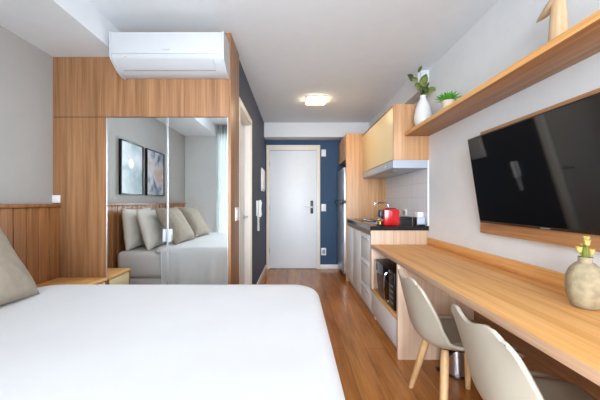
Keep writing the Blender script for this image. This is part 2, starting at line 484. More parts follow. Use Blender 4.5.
# switch on the wardrobe side
def plate(name, label, cx, cy, cz, face, w_=.075, h_=.12, group=None, n=2):
    """face: '+x','-x','-y'"""
    t = thing(name, label, 'wall switch' if 'switch' in name else 'socket', (cx, cy, cz - h_ / 2), group)
    def bx(u0, u1, z0, z1, d0, d1, bev):
        if face == '-y': return box(B(), cx + u0, cx + u1, cy - d1, cy - d0, cz + z0, cz + z1, bev)
        s = 1 if face == '+x' else -1
        a, c = cx + s * d0, cx + s * d1
        return box(B(), min(a, c), max(a, c), cy + u0, cy + u1, cz + z0, cz + z1, bev)
    obj('plate', bx(-w_ / 2, w_ / 2, -h_ / 2, h_ / 2, .0005, .010, .003), 'plastic', t)
    hh = h_ * .62 / n
    for k in range(n):
        z = -h_ * .31 + k * hh
        obj('button' if 'switch' in name else 'outlet', bx(-w_ * .27, w_ * .27, z + .003, z + hh - .003, .0095, .0145, .002), 'plastic' if 'switch' in name else 'plastic_gap', t)
    return t
plate('light_switch', 'white double light switch on the oak side of the wardrobe', XW, 2.62, 1.085, '+x', .13, .115)
plate('light_switch', 'white plate high beside the top corner of the entrance door', .512, YD, 2.065, '-y', .08, .125)
plate('light_switch', 'white light switch beside the black entrance door lock', .512, YD, 1.09, '-y', .085, .13)
plate('wall_socket', 'white wall socket low on the navy wall near the skirting', .512, YD, .305, '-y', .085, .13, n=1)

# ------------------------------------------------------------------ air conditioner
ac = thing('air_conditioner', 'white split air conditioner mounted high on the oak wardrobe', 'air conditioner', (-.94, YW - .1, 2.175))
def acp(p):   # offset from the wardrobe front -> Y
    return YW - .0035 - p
prof = [(0, 2.170), (.055, 2.170), (.105, 2.190), (.15, 2.222), (.178, 2.245), (.19, 2.268), (.192, 2.30), (.192, 2.425), (.186, 2.436), (.17, 2.441), (0, 2.441)]
w = B(); prism(w, [(acp(p), z) for p, z in prof], 'X', -1.344, -.535)
bmesh.ops.recalc_face_normals(w, faces=list(w.faces))
obj('body', w, 'ac_white', ac, ang=30)
w = B(); prism(w, [(acp(p), z) for p, z in [(0, 2.162), (.05, 2.162), (.108, 2.183), (.155, 2.216), (.186, 2.24), (.196, 2.27), (.197, 2.428), (.188, 2.442), (0, 2.444)]], 'X', -.5345, -.520)
obj('end_cap', w, 'ac_white', ac, ang=30)
w = B(); prism(w, [(acp(p), z) for p, z in [(0, 2.162), (.05, 2.162), (.108, 2.183), (.155, 2.216), (.186, 2.24), (.196, 2.27), (.197, 2.428), (.188, 2.442), (0, 2.444)]], 'X', -1.356, -1.3445)
obj('end_cap', w, 'ac_white', ac, ang=30)
w = B(); prism(w, [(acp(p), z) for p, z in [(.1925, 2.275), (.1965, 2.275), (.1965, 2.43), (.1925, 2.43)]], 'X', -1.343, -.536, .001)
obj('front_cover', w, 'ac_white', ac)
w = B(); prism(w, [(acp(p), z) for p, z in [(.115, 2.190), (.153, 2.2185), (.181, 2.2425), (.185, 2.240), (.157, 2.214), (.117, 2.191)]], 'X', -1.30, -.60)
obj('louver', w, 'ac_white', ac)
obj('air_slot', prism(B(), [(acp(p), z) for p, z in [(.10, 2.1895), (.112, 2.190), (.112, 2.192), (.10, 2.187)]], 'X', -1.30, -.60), 'ac_gap', ac)
obj('indicator_light', box(B(), -1.25, -1.235, acp(.1905), acp(.186), 2.253, 2.258), 'led', ac)
obj('logo', box(B(), -.965, -.915, acp(.1972), acp(.1963), 2.298, 2.306), 'ac_gap', ac)['label'] = 'small faint grey mark'

# ------------------------------------------------------------------ headboard
hb = thing('headboard', 'grooved oak headboard panelling fixed along the wall behind the bed', 'headboard', (XL + .035, .9, 0))
w = B()
y = -.3365; x1 = XL + .055
while y < YW - .004:
    e = min(y + .0905, YW - .002)
    box(w, XL + .020, x1, y, e, .02, 1.150, .004, 1)
    y += .0975
box(w, XL + .001, XL + .022, -.3365, YW - .002, .02, 1.150)
obj('slats', w, 'slat', hb)
obj('cap', box(B(), XL + .001, XL + .072, -.3365, YW - .002, 1.1505, 1.175, .003), 'slat', hb)
t = thing('wall_socket', 'white socket above the headboard cap at the wardrobe corner', 'socket', (-1.896, YW, 1.185))
obj('plate', box(B(), -1.9275, -1.865, YW - .012, YW - .0005, 1.184, 1.244, .003), 'plastic', t)
obj('outlet', box(B(), -1.912, -1.881, YW - .0145, YW - .0118, 1.199, 1.229, .002), 'plastic', t)

# ------------------------------------------------------------------ pictures above the headboard
def picture(label, y0, y1, z0, z1, art):
    t = thing('framed_picture', label, 'picture', (XL, (y0 + y1) / 2, z0), 'framed pictures above the bed')
    w = B(); b_ = .014
    box(w, XL + .001, XL + .032, y0, y0 + b_, z0, z1, .001); box(w, XL + .001, XL + .032, y1 - b_, y1, z0, z1, .001)
    box(w, XL + .001, XL + .032, y0 + b_, y1 - b_, z0, z0 + b_, .001); box(w, XL + .001, XL + .032, y0 + b_, y1 - b_, z1 - b_, z1, .001)
    obj('frame', w, 'frame_black', t)
    obj('artwork', box(B(), XL + .001, XL + .022, y0 + b_ + .0005, y1 - b_ - .0005, z0 + b_ + .0005, z1 - b_ - .0005), art, t)
picture('black framed pale blue abstract picture with a white disc, above the bed', 1.015, 1.50, 1.275, 1.885, 'art_blue')
picture('black framed picture of dark blue and rust blotches, above the bed', .415, .925, 1.275, 1.885, 'art_mix')

# ------------------------------------------------------------------ bed
BX0, BX1, BY0, BY1 = -1.85, .085, .19, 1.70
bed = thing('bed', 'double bed standing with its head against the oak headboard', 'bed', ((BX0 + BX1) / 2, (BY0 + BY1) / 2, 0))
obj('base', box(B(), BX0, BX1 - .02, BY0 + .01, BY1 - .01, .06, .40, .02), 'bedbase', bed)
obj('mattress', box(B(), BX0 + .005, BX1 - .01, BY0, BY1, .4005, .675, .05, 4), 'sheet', bed)
for xx in (BX0 + .1, BX1 - .12):
    for yy in (BY0 + .1, BY1 - .1):
        obj('foot', lathe(B(), [(.025, 0), (.03, .06)], xx, yy, 16), 'black', bed)

# duvet
def duvet():
    bm = B()
    x0, x1, y0, y1 = -1.46, .131, .155, 1.745
    R = .15
    per = []
    def arc(cx, cy, a0, n):
        for i in range(n): 
            a = a0 + (PI / 2) * i / n
            per.append((cx, cy, R * math.cos(a), R * math.sin(a)))
    def line(p, q, n, nx, ny):
        for i in range(n):
            t = i / n
            per.append((p[0] + (q[0] - p[0]) * t, p[1] + (q[1] - p[1]) * t, nx * R, ny * R))
    ax0, ax1, ay0, ay1 = x0 + R, x1 - R, y0 + R, y1 - R
    line((ax1, ay0), (ax1, ay1), 50, 1, 0); arc(ax1, ay1, 0, 14)
    line((ax1, ay1), (ax0, ay1), 60, 0, 1); arc(ax0, ay1, PI / 2, 14)
    line((ax0, ay1), (ax0, ay0), 50, -1, 0); arc(ax0, ay0, PI, 14)
    line((ax0, ay0), (ax1, ay0), 60, 0, -1); arc(ax1, ay0, 1.5 * PI, 14)
    prof = []
    for k in (0.02, .15, .3, .45, .6, .72, .82, .9, .96): prof.append(('s', k, .723))
    rr = .055
    for i in range(7):
        a = PI / 2 * i / 6
        prof.append(('o', -rr + rr * math.sin(a), .723 - rr + rr * math.cos(a)))
    for z in (.60, .54, .47, .40, .32, .24, .17): prof.append(('o', 0.004 + (.66 - z) * .02, z))
    rings = []
    N = len(per); cx, cy = (x0 + x1) / 2, (y0 + y1) / 2
    for kind, o, z in prof:
        ring = []
        for i, (px, py, nx, ny) in enumerate(per):
            ex, ey = px + nx, py + ny
            n = Vector((nx, ny, 0)).normalized()
            head = 1.0 if n.x < -.3 else 0.0
            zz = z
            if kind == 's':
                X = cx + (ex - n.x * rr - cx) * o; Y = cy + (ey - n.y * rr - cy) * o
                zz = z + .004 * noise.noise(Vector((X * 2.2, Y * 2.2, 0))) + .0025 * noise.noise(Vector((X * 7, Y * 5, 3)))
            else:
                dep = max(0, .66 - z)
                wv = dep * .045 * math.sin(i * .55 + 1.5 * math.sin(i * .13)) + dep * .02 * math.sin(i * 1.3)
                X = ex + n.x * (o + wv * (1 - head)); Y = ey + n.y * (o + wv * (1 - head))
                t = min(1, max(0, (X - x0) / .25))
                if n.x < -.05 or (X - x0) < .16:
                    if head: zz = max(z, .679)
                X += 0.0
                if head and z < .679: X -= -.002 * (.679 - z)
            ring.append(bm.verts.new((X, Y, zz)))
        rings.append(ring)
    for a, c in zip(rings, rings[1:]):
        for i in range(N): bm.faces.new((a[i], a[(i + 1) % N], c[(i + 1) % N], c[i]))
    bm.faces.new(rings[0])
    bmesh.ops.remove_doubles(bm, verts=list(bm.verts), dist=.0004)
    return bm
dv = obj('duvet', duvet(), 'duvet', ang=180)
tag(dv, 'plain white duvet spread over the bed with draped sides', 'duvet')

def pillow_bm(w_, h_, t_, seed, n=26, wr=.006):
    bm = B()
    fr, bk = {}, {}
    for side, D in ((1, fr), (-1, bk)):
        for i in range(n + 1):
            for j in range(n + 1):
                u, v = -1 + 2 * i / n, -1 + 2 * j / n
                edge = i in (0, n) or j in (0, n)
                if side == -1 and edge:
                    D[i, j] = fr[i, j]; continue
                x = w_ / 2 * u * (1 - .07 * (1 - v * v)); z = h_ / 2 * v * (1 - .07 * (1 - u * u))
                k = ((1 - u ** 4) * (1 - v ** 4)) ** .55
                y = side * t_ / 2 * k
                q = Vector((u * 2.2, v * 2.2, seed + side))
                if not edge: y += side * wr * k ** .3 * (noise.noise(q) + .7 * noise.noise(q * 2.7))
                # creases radiating from the corners
                for cu in (-1, 1):
                    for cv in (-1, 1):
                        dd = math.hypot(u - cu, v - cv)
                        if dd < .9 and not edge:
                            y += side * wr * .9 * math.sin(9 * math.atan2(v - cv, u - cu)) * dd * (1 - dd / .9)
                D[i, j] = bm.verts.new((x, y, z))
    for D in (fr, bk):
        for i in range(n):
            for j in range(n):
                q = [D[i, j], D[i + 1, j], D[i + 1, j + 1], D[i, j + 1]]
                bm.faces.new(q if D is fr else q[::-1])
    return bm
def pillow(label, mat, w_, h_, t_, loc, lean, yaw, seed, cat='pillow', name='pillow', group=None, roll=0):
    bm = pillow_bm(w_, h_, t_, seed)
    # local: width along X, thickness along Y (front +Y), height along Z -> face +X
    bmesh.ops.transform(bm, matrix=Matrix.Translation((0, 0, h_ / 2)), verts=list(bm.verts))
    me_m = Matrix.Rotation(yaw, 4, 'Z') @ Matrix.Rotation(-lean, 4, 'Y') @ Matrix.Rotation(roll, 4, 'X') @ Matrix.Rotation(-PI / 2, 4, 'Z')
    bmesh.ops.transform(bm, matrix=me_m, verts=list(bm.verts))
    zmin = min(v.co.z for v in bm.verts)
    bmesh.ops.transform(bm, matrix=Matrix.Translation(Vector(loc) - Vector((0, 0, zmin))), verts=list(bm.verts))
    o = obj(name, bm, mat, ang=180, origin=loc)
    return tag(o, label, cat, group)
pillow('white pillow leaning on the headboard, nearest to the mirror', 'linen_white', .60, .45, .13, (-1.752, 1.375, .675), math.radians(5), 0.0, 1, group='white pillows on the bed')
pillow('white pillow leaning in front of another white pillow, beside the mirror', 'linen_white', .58, .45, .125, (-1.552, 1.365, .676), math.radians(15), math.radians(-4), 5, group='white pillows on the bed')
pillow('taupe cushion leaning on white pillows at the mirror side of the bed', 'taupe', .50, .47, .15, (-1.275, 1.27, .725), math.radians(31), math.radians(4), 9, cat='cushion', name='cushion', group='taupe cushions on the bed')
pillow('taupe cushion nearer the window, farther from the mirror', 'taupe', .50, .47, .15, (-1.26, .70, .725), math.radians(31), math.radians(6), 13, cat='cushion', name='cushion', group='taupe cushions on the bed')

# ------------------------------------------------------------------ nightstand
ns = thing('nightstand', 'small oak nightstand with cream drawer between bed and wardrobe', 'nightstand', (-1.68, 2.23, 0))
n0, n1, m0, m1 = -1.872, -1.49, 2.06, 2.385
obj('top', box(B(), n0, n1, m0, m1, .567, .592, .002), 'desk', ns)
w = B()
box(w, n0, n1 - .004, m0, m0 + .018, 0, .5668); box(w, n0, n1 - .004, m1 - .018, m1, 0, .5668); box(w, n0, n0 + .015, m0 + .018, m1 - .018, .06, .5668)
box(w, n0 + .015, n1 - .03, m0 + .018, m1 - .018, .08, .1)
obj('body', w, 'oak_v', ns)
for z0 in (.105, .335):
    dr = obj('drawer', box(B(), n1 - .03, n1 - .004, m0 + .0205, m1 - .0205, z0, z0 + .225, .002), 'cream_front', ns)

# ------------------------------------------------------------------ curtains
def curtain(label, xa, xb):
    bm = B()
    grid(bm, 6, 90, lambda a, t: Vector((xa + (xb - xa) * t, YB + .055 + .022 * math.sin(t * 2 * PI * 7 + .3 * a) + .006 * math.sin(t * 31), .03 + a * 2.50)))
    t = thing('curtain', label, 'curtain', ((xa + xb) / 2, YB + .055, .03))
    o = obj('cloth', bm, 'sheer', t, ang=180, recalc=False)
    md = o.modifiers.new('thickness', 'SOLIDIFY'); md.thickness = .002
    obj('heading', box(B(), xa, xb, YB + .028, YB + .082, 2.5305, 2.5395), 'plastic', t)
curtain('white sheer curtain at the window, beside the ceiling soffit', -1.375, -1.02)
curtain('white sheer curtain at the window, at the desk side', 1.05, 1.345)

# ------------------------------------------------------------------ hallway fittings
t = thing('breaker_panel', 'white rounded electrical panel on the hallway wall near the entrance door', 'electrical panel', (XB, 4.8, 1.35))  # circuit breaker panel; carries no light switches
w = B(); box(w, XB + .0005, XB + .022, 4.62, 4.99, 1.36, 1.72, .008, 3); obj('box', w, 'plastic', t)
w = B(); box(w, XB + .0222, XB + .034, 4.64, 4.97, 1.385, 1.695, .005, 3); obj('cover', w, 'plastic', t)
t = thing('intercom', 'white wall intercom handset with hanging cord on the hallway wall', 'intercom', (XB, 4.1, .8))
w = B(); box(w, XB + .0005, XB + .028, 4.05, 4.15, 1.0, 1.21, .01, 3); obj('base', w, 'plastic', t)
w = B()
tube(w, [(XB + .044, 4.10, .985), (XB + .052, 4.10, 1.02), (XB + .050, 4.10, 1.10), (XB + .052, 4.10, 1.18), (XB + .044, 4.10, 1.215)], [.018, .024, .018, .024, .016], 12)
obj('handset', w, 'plastic', t)
w = B(); pts = []
for i in range(140):
    a = i / 139
    zz = 1.0 - .19 * math.sin(a * PI) if a < .5 else .81 + .19 * (a - .5) * 2 * .97
    zz = 1.0 - .2 * math.sin(PI * a)
    pts.append((XB + .026 + .012 * math.cos(i * 1.15), 4.075 + .05 * a + .012 * math.sin(i * 1.15), zz))
tube(w, pts, .0048, 6); obj('coiled_cord', w, 'plastic', t)

# ------------------------------------------------------------------ kitchen: fridge tower
YT0, YT1 = 4.515, 5.335
XF = .77
tw = thing('fridge_cabinet', 'tall oak fridge surround with overhead cupboard in the hall corner', 'cabinet', (1.07, 4.9, 0))
obj('side_panel', box(B(), XF, XR - .001, YT0, YT0 + .03, 0, 2.225, .001), 'oak_k', tw)
obj('overhead_body', box(B(), XF + .022, XR - .001, YT0 + .031, YT1, 1.85, 2.225, .001), 'oak_k', tw)
for a, c in ((YT0 + .032, (YT0 + YT1) / 2 + .014), ((YT0 + YT1) / 2 + .017, YT1)):
    obj('door', box(B(), XF, XF + .02, a, c, 1.84, 2.223, .001), 'oak_k', tw)
fg = thing('refrigerator', 'steel fridge freezer with black grips inside the tall oak surround', 'fridge', (1.07, 4.93, 0))
f0, f1 = YT0 + .05, YT1 - .07
obj('body', box(B(), XF + .085, XR - .03, f0, f1, .03, 1.72, .01), 'fridge', fg)
obj('freezer_door', box(B(), XF - .032, XF + .083, f0, f1, 1.205, 1.72, .012, 3), 'fridge', fg)
obj('fridge_door', box(B(), XF - .032, XF + .083, f0, f1, .09, 1.175, .012, 3), 'fridge', fg)
w = B(); box(w, XF - .075, XF - .0325, f0 + .01, f1 - .03, 1.160, 1.215, .008); box(w, XF - .0335, XF + .06, f0 + .01, f1 - .03, 1.176, 1.204)
obj('grip', w, 'black', fg)
obj('plinth', box(B(), XF + .05, XF + .084, f0, f1, .0, .088), 'black', fg)

# upper cabinet and hood
XU = 1.007
YK = 3.066
uc = thing('wall_cabinet', 'oak wall cupboard with cream fronts above the range hood', 'cabinet', (1.19, 3.8, 1.62))
obj('side_panel', box(B(), XU, XR - .001, YK, YK + .022, 1.6205, 2.19, .001), 'oak_k', uc)
obj('body', box(B(), XU + .022, XR - .001, YK + .0225, YT0 - .001, 1.64, 2.189), 'oak_k', uc)
obj('top_edge', box(B(), XU, XU + .0215, YK + .0225, YT0 - .001, 2.17, 2.19, .001), 'oak_y', uc)
mid = 3.79
for a, c in ((YK + .024, YT0 - .003),):
    obj('door', box(B(), XU, XU + .0215, a, c, 1.628, 2.168, .0015), 'cream_front', uc)
hdx = thing('range_hood', 'slim steel range hood under the cream fronted cupboard', 'range hood', (1.19, 3.7, 1.55))
w = B(); prism(w, [(XU - .004, 1.6195), (XU - .004, 1.545), (XU + .002, 1.538), (XR - .02, 1.538), (XR - .02, 1.6195)], 'Y', YK + .004, 4.44)
obj('body', w, 'hood', hdx, ang=20)
obj('filter', box(B(), XU + .08, XR - .06, 3.36, 4.2, 1.5335, 1.5375, .001), 'steel', hdx)
for yy in (3.25, 4.3):
    obj('lamp', lathe(B(), [(.018, 1.535), (.018, 1.5375)], XU + .05, yy, 20), 'plastic_gap', hdx)
w = B(); lathe(w, [(.010, 0), (.010, .004), (.008, .006)], n=16, mat=Matrix.Translation((XU - .0045, 3.32, 1.578)) @ Matrix.Rotation(-PI / 2, 4, 'Y'))
obj('button', w, 'plastic', hdx)

# base cabinet
XC = .78
bc = thing('base_cabinet', 'kitchen base cabinet with pale grey door and three drawers under black worktop', 'cabinet', (1.07, 3.8, 0))
w = B(); box(w, XC - .004, XR - .001, YK, YK + .025, .287, .898, .001); box(w, XC + .03, XR - .001, YK, YK + .025, 0, .2868)
obj('end_panel', w, 'riser', bc)
obj('body', box(B(), XC + .021, XR - .001, YK + .0255, YT0 - .001, .08, .898), 'oak_lit_v', bc)
obj('top_rail', box(B(), XC + .006, XC + .0205, YK + .0255, YT0 - .001, .845, .898), 'oak_y', bc)
obj('plinth', box(B(), XC + .045, XC + .06, YK + .0255, YT0 - .001, 0, .0795), 'grey_front', bc)
zs = [.085, .284, .56, .84]
for k in range(3):
    dr = obj('drawer', box(B(), XC, XC + .0205, YK + (.002 if k == 0 else .028), 3.54, zs[k] + .002, zs[k + 1] - .002, .0015), 'grey_front', bc)
    w = B(); box(w, XC - .013, XC - .0003, YK + .10, 3.47, zs[k + 1] - .055, zs[k + 1] - .04, .003)
    obj('handle', w, 'alu', dr)
for a, c in ((3.543, 4.02), (4.023, YT0 - .003)):
    obj('door', box(B(), XC, XC + .0205, a, c, .087, .838, .0015), 'grey_front', bc)

# worktop with sink cut-out
SX0, SX1, SY0, SY1 = .85, 1.04, 3.34, 3.74
wt = B()
zc0, zc1 = .8985, .942
XK = XC - .012
box(wt, XK, SX0, YK, YT0 - .001, zc0, zc1); box(wt, SX1, XR - .001, YK, YT0 - .001, zc0, zc1)
box(wt, SX0, SX1, YK, SY0, zc0, zc1); box(wt, SX0, SX1, SY1, YT0 - .001, zc0, zc1)
o = obj('worktop', wt, 'stone'); tag(o, 'polished black granite kitchen worktop with sink cut-out', 'worktop')
sk = thing('sink', 'small steel sink set into the black worktop by the red machine', 'sink', ((SX0 + SX1) / 2, (SY0 + SY1) / 2, .80))
w = B()
e = .006
box(w, SX0 + .001, SX0 + e, SY0 + .001, SY1 - .001, .905, .9425); box(w, SX1 - e, SX1 - .001, SY0 + .001, SY1 - .001, .905, .9425)
box(w, SX0 + e, SX1 - e, SY0 + .001, SY0 + e, .905, .9425); box(w, SX0 + e, SX1 - e, SY1 - e, SY1 - .001, .905, .9425)
box(w, SX0 + .001, SX1 - .001, SY0 + .001, SY1 - .001, .900, .9048)
obj('basin', w, 'steel', sk)
obj('drain', lathe(B(), [(.03, .905), (.03, .907)], (SX0 + SX1) / 2, (SY0 + SY1) / 2, 20), 'chrome', sk)
fc = thing('faucet', 'chrome kitchen tap with straight spout behind the red machine', 'tap', (1.085, 3.5, .9422))
w = B(); lathe(w, [(.026, .9422), (.026, .952), (.014, .958)], 1.085, 3.5, 20); obj('base', w, 'chrome', fc)
w = B(); tube(w, [(1.085, 3.5, .957), (1.085, 3.5, 1.10), (1.085, 3.5, 1.15), (1.078, 3.5, 1.172), (1.055, 3.5, 1.182), (1.0, 3.5, 1.182), (.935, 3.5, 1.18), (.928, 3.5, 1.175), (.927, 3.5, 1.155)], .010, 12); obj('spout', w, 'chrome', fc)
w = B(); tube(w, [(1.085, 3.512, 1.0), (1.085, 3.56, 1.03)], .006); obj('lever', w, 'chrome', fc)
ck = thing('cooktop', 'black glass cooktop in the worktop beyond the sink', 'cooktop', (1.08, 4.1, .9422))
obj('glass', box(B(), .86, 1.28, 3.84, 4.36, .9422, .948, .002), 'blackgloss', ck)
for xx, yy in ((.98, 3.97), (.98, 4.22), (1.17, 3.97), (1.17, 4.22)):
    obj('burner', lathe(B(), [(.07, .9482), (.07, .9500), (.064, .9500), (.064, .9482)], xx, yy, 28, cap=False), 'steel', ck)

# coffee machine (side towards the room window, spout towards the aisle)
cm = thing('coffee_machine', 'small glossy red coffee machine with black spout on the black worktop', 'coffee machine', (1.03, 3.21, .9422))
w = B(); prism(w, [(.937, .944), (1.098, .944), (1.098, 1.098), (1.083, 1.114), (.957, 1.118), (.937, 1.106)], 'Y', 3.145, 3.275, .008)
obj('body', w, 'red', cm)
obj('base', box(B(), .880, .9365, 3.16, 3.26, .9422, .9567, .004), 'black', cm)
w = B(); prism(w, [(.892, 1.035), (.9365, 1.01), (.9365, 1.108), (.900, 1.10)], 'Y', 3.165, 3.255, .004); obj('brew_head', w, 'black', cm)
obj('spout', lathe(B(), [(.008, 1.005), (.011, 1.0345)], .912, 3.21, 14), 'chrome', cm)
obj('drip_tray', lathe(B(), [(.028, .957), (.03, .985), (.026, .985), (.026, .962)], .908, 3.21, 22), 'brass', cm)['label'] = 'brass coloured drip cup'
obj('lid_lever', box(B(), .965, 1.07, 3.175, 3.245, 1.1185, 1.126, .003), 'black', cm)

# caddy with pods
cd = thing('capsule_caddy', 'black caddy of dark capsules between the red machine and napkin box', 'caddy', (1.225, 3.26, .9422))
w = B(); a0, a1, b0, b1 = 1.135, 1.25, 3.2, 3.3
box(w, a0, a1, b0, b1, .9422, .948); box(w, a0, a0 + .005, b0, b1, .948, 1.03); box(w, a1 - .005, a1, b0, b1, .948, 1.03)
box(w, a0 + .005, a1 - .005, b0, b0 + .004, .948, .995); box(w, a0 + .005, a1 - .005, b1 - .005, b1, .948, 1.03)
obj('tray', w, 'black', cd)
for i in range(3):
    for j in range(2):
        cp = obj('coffee_capsule', lathe(B(), [(.011, .9485), (.015, .983), (.0175, .984), (.0175, .986), (0.001, .987)], a0 + .026 + i * .036, b0 + .03 + j * .042, 16), 'leaf_dark' if (i + j) % 2 else 'steel')
        col = 'dark green' if (i + j) % 2 else 'silver'
        tag(cp, col + ' coffee capsule standing in the black caddy', 'capsule', col + ' capsules in the caddy')
nb = thing('napkin_box', 'pale blue and black napkin box with white napkins by the tile edge', 'napkin box', (1.31, 3.16, .9422))
obj('base', box(B(), 1.255, 1.345, 3.10, 3.20, .9422, .958, .002), 'black', nb)
obj('side', box(B(), 1.255, 1.262, 3.10, 3.20, .9582, 1.03, .001), 'black', nb)
obj('box', box(B(), 1.2625, 1.345, 3.10, 3.20, .9582, 1.03, .003), 'blue_box', nb)
obj('napkins', box(B(), 1.272, 1.335, 3.11, 3.19, 1.0302, 1.085, .01, 3), 'paper', nb)
plate('wall_socket', 'pale socket on the backsplash tiles above the black caddy', XR - .008, 3.72, 1.06, '-x', .13, .085, n=1)

# ------------------------------------------------------------------ microwave unit
YM0, YM1 = 2.262, YK - .001
mc = thing('microwave_cabinet', 'low open oak cabinet with grey drawer holding the microwave under the desk', 'cabinet', (1.07, 2.66, 0))
obj('side_panel', box(B(), XC - .004, XR - .022, YM0, YM0 + .03, 0, .7185, .001), 'oak_lit_v', mc)
w = B(); box(w, XC - .004, XR - .022, YM1 - .03, YM1, .311, .7185, .001); box(w, XC + .03, XR - .022, YM1 - .03, YM1, 0, .2845)
obj('inner_panel', w, 'oak_lit_v', mc)
obj('shelf', box(B(), XC - .003, XR - .022, YM0 + .0305, YM1, .285, .3105, .001), 'desk', mc)
obj('bottom', box(B(), XC + .022, XR - .022, YM0 + .0305, YM1 - .0305, .07, .2845), 'oak_lit_v', mc)
obj('drawer', box(B(), XC, XC + .0215, YM0 + .032, YM1, .08, .282, .0015), 'grey_front', mc)
obj('plinth', box(B(), XC + .045, XC + .06, YM0 + .0305, YM1 - .0305, 0, .0695), 'grey_front', mc)
mw = thing('microwave_oven', 'black microwave oven on the oak shelf under the end of the desk', 'microwave', (1.0, 2.66, .31))
g0, g1, gx = 2.375, 2.99, XC + .022
for xx in (gx + .05, gx + .3):
    for yy in (g0 + .06, g1 - .06): obj('foot', lathe(B(), [(.015, .3108), (.015, .3218)], xx, yy, 12), 'black', mw)
obj('body', box(B(), gx, gx + .37, g0, g1, .322, .625, .006), 'black', mw)
obj('door', box(B(), gx - .016, gx - .0005, g0 + .145, g1, .325, .622, .005), 'blackgloss', mw)
obj('control_panel', box(B(), gx - .016, gx - .0005, g0, g0 + .143, .325, .622, .005), 'black', mw)
w = B()
pts = []
for i in range(13):
    a = PI * i / 12
    pts.append((gx - .018 - .028 * math.sin(a) ** .5, g0 + .165, .47 + .12 * math.cos(a)))
tube(w, pts, .008, 8); obj('handle', w, 'chrome', mw)
obj('display', box(B(), gx - .0175, gx - .0162, g0 + .03, g0 + .115, .57, .60), 'blackgloss', mw)
for r_ in range(4):
    for c_ in range(3):
        obj('button', box(B(), gx - .0175, gx - .0162, g0 + .032 + c_ * .03, g0 + .053 + c_ * .03, .50 - r_ * .045, .515 - r_ * .045), 'plastic_gap', mw)

# ------------------------------------------------------------------ desk
dk = thing('desk', 'long wall-mounted oak desk running along the TV wall', 'desk', (1.07, 1.6, .72))
YE = -.1
obj('desktop', box(B(), XC, XR - .001, YE, YK - .002, .719, .756, .003), 'desk', dk)
obj('edge_strip', box(B(), XC - .0022, XC - .0002, YE, YK - .002, .7195, .7555, .0008), 'pale_y', dk)['label'] = 'paler front edge'
obj('upstand', box(B(), XR - .021, XR - .001, YE, YK - .002, .7565, .828, .002), 'desk', dk)
obj('back_panel', box(B(), XR - .021, XR - .001, YE, YM0 - .001, .01, .7185), 'oak_y', dk)
obj('end_panel', box(B(), XC + .05, XR - .022, YE, YE + .03, 0, .7185), 'oak_v', dk)

# waste bin
wb = thing('waste_bin', 'steel pedal bin with black base on the floor under the desk', 'bin', (1.125, 2.1, 0))
obj('bucket', lathe(B(), [(.088, .016), (.086, .10), (.078, .24), (.074, .27)], 1.125, 2.1, 36), 'steel', wb)
obj('base', lathe(B(), [(.09, 0), (.093, .006), (.09, .0155)], 1.125, 2.1, 36), 'black', wb)
obj('lid', lathe(B(), [(.077, .2705), (.076, .28), (.05, .30), (.01, .306)], 1.125, 2.1, 36), 'black', wb)
w = B(); box(w, 1.0, 1.031, 2.09, 2.14, .006, .02, .004); obj('pedal', w, 'black', wb)

# ------------------------------------------------------------------ chairs
PROF = [(.232, .388), (.205, .412), (.11, .420), (.0, .413), (-.115, .408), (-.19, .428), (-.234, .490), (-.258, .582), (-.278, .667), (-.292, .728), (-.299, .760)]
HW = [.185, .207, .222, .228, .225, .217, .208, .201, .197, .198, .202]
RISE = [.012, .022, .036, .052, .068, .082, .086, .074, .052, .034, .022]
def interp(A, t):
    x = t * (len(A) - 1); i = min(int(x), len(A) - 2); f_ = x - i
    a = A[max(i - 1, 0)]; b_ = A[i]; c = A[i + 1]; d = A[min(i + 2, len(A) - 1)]
    def cr(p, q, r, s): return q + .5 * f_ * (r - p + f_ * (2 * p - 5 * q + 4 * r - s + f_ * (3 * (q - r) + s - p)))
    if isinstance(b_, tuple): return tuple(cr(p, q, r, s) for p, q, r, s in zip(a, b_, c, d))
    return cr(a, b_, c, d)
def shell_pt(t, v, off=0.0):
    u, z = interp(PROF, t); u2, z2 = interp(PROF, min(1, t + .01)); u1, z1 = interp(PROF, max(0, t - .01))
    d = Vector((u2 - u1, z2 - z1)).normalized(); n = Vector((-d.y, d.x)) * -1
    if t < .45 and n.y < 0: n = -n
    if t >= .45 and n.x < 0: n = -n
    hw = interp(HW, t); r_ = interp(RISE, t)
    k = abs(v) ** 2.3
    # rounded front and top corners
    endt = max(0, (t - .72) / .28); endf = max(0, (.10 - t) / .10)
    hw *= (1 - (.80 * endt) ** 3.0) ** .5 * (1 - (.85 * endf) ** 2.4) ** .42
    p = Vector((u, hw * v, z)) + Vector((n.x, 0, n.y)) * (r_ * k + off)
    p.z += endt ** 1.5 * (.024 * (lambda q: q * q * (3 - 2 * q))(min(1, abs(v) / .75)) - .030 * max(0, (abs(v) - .6) / .4) ** 2)
    return p
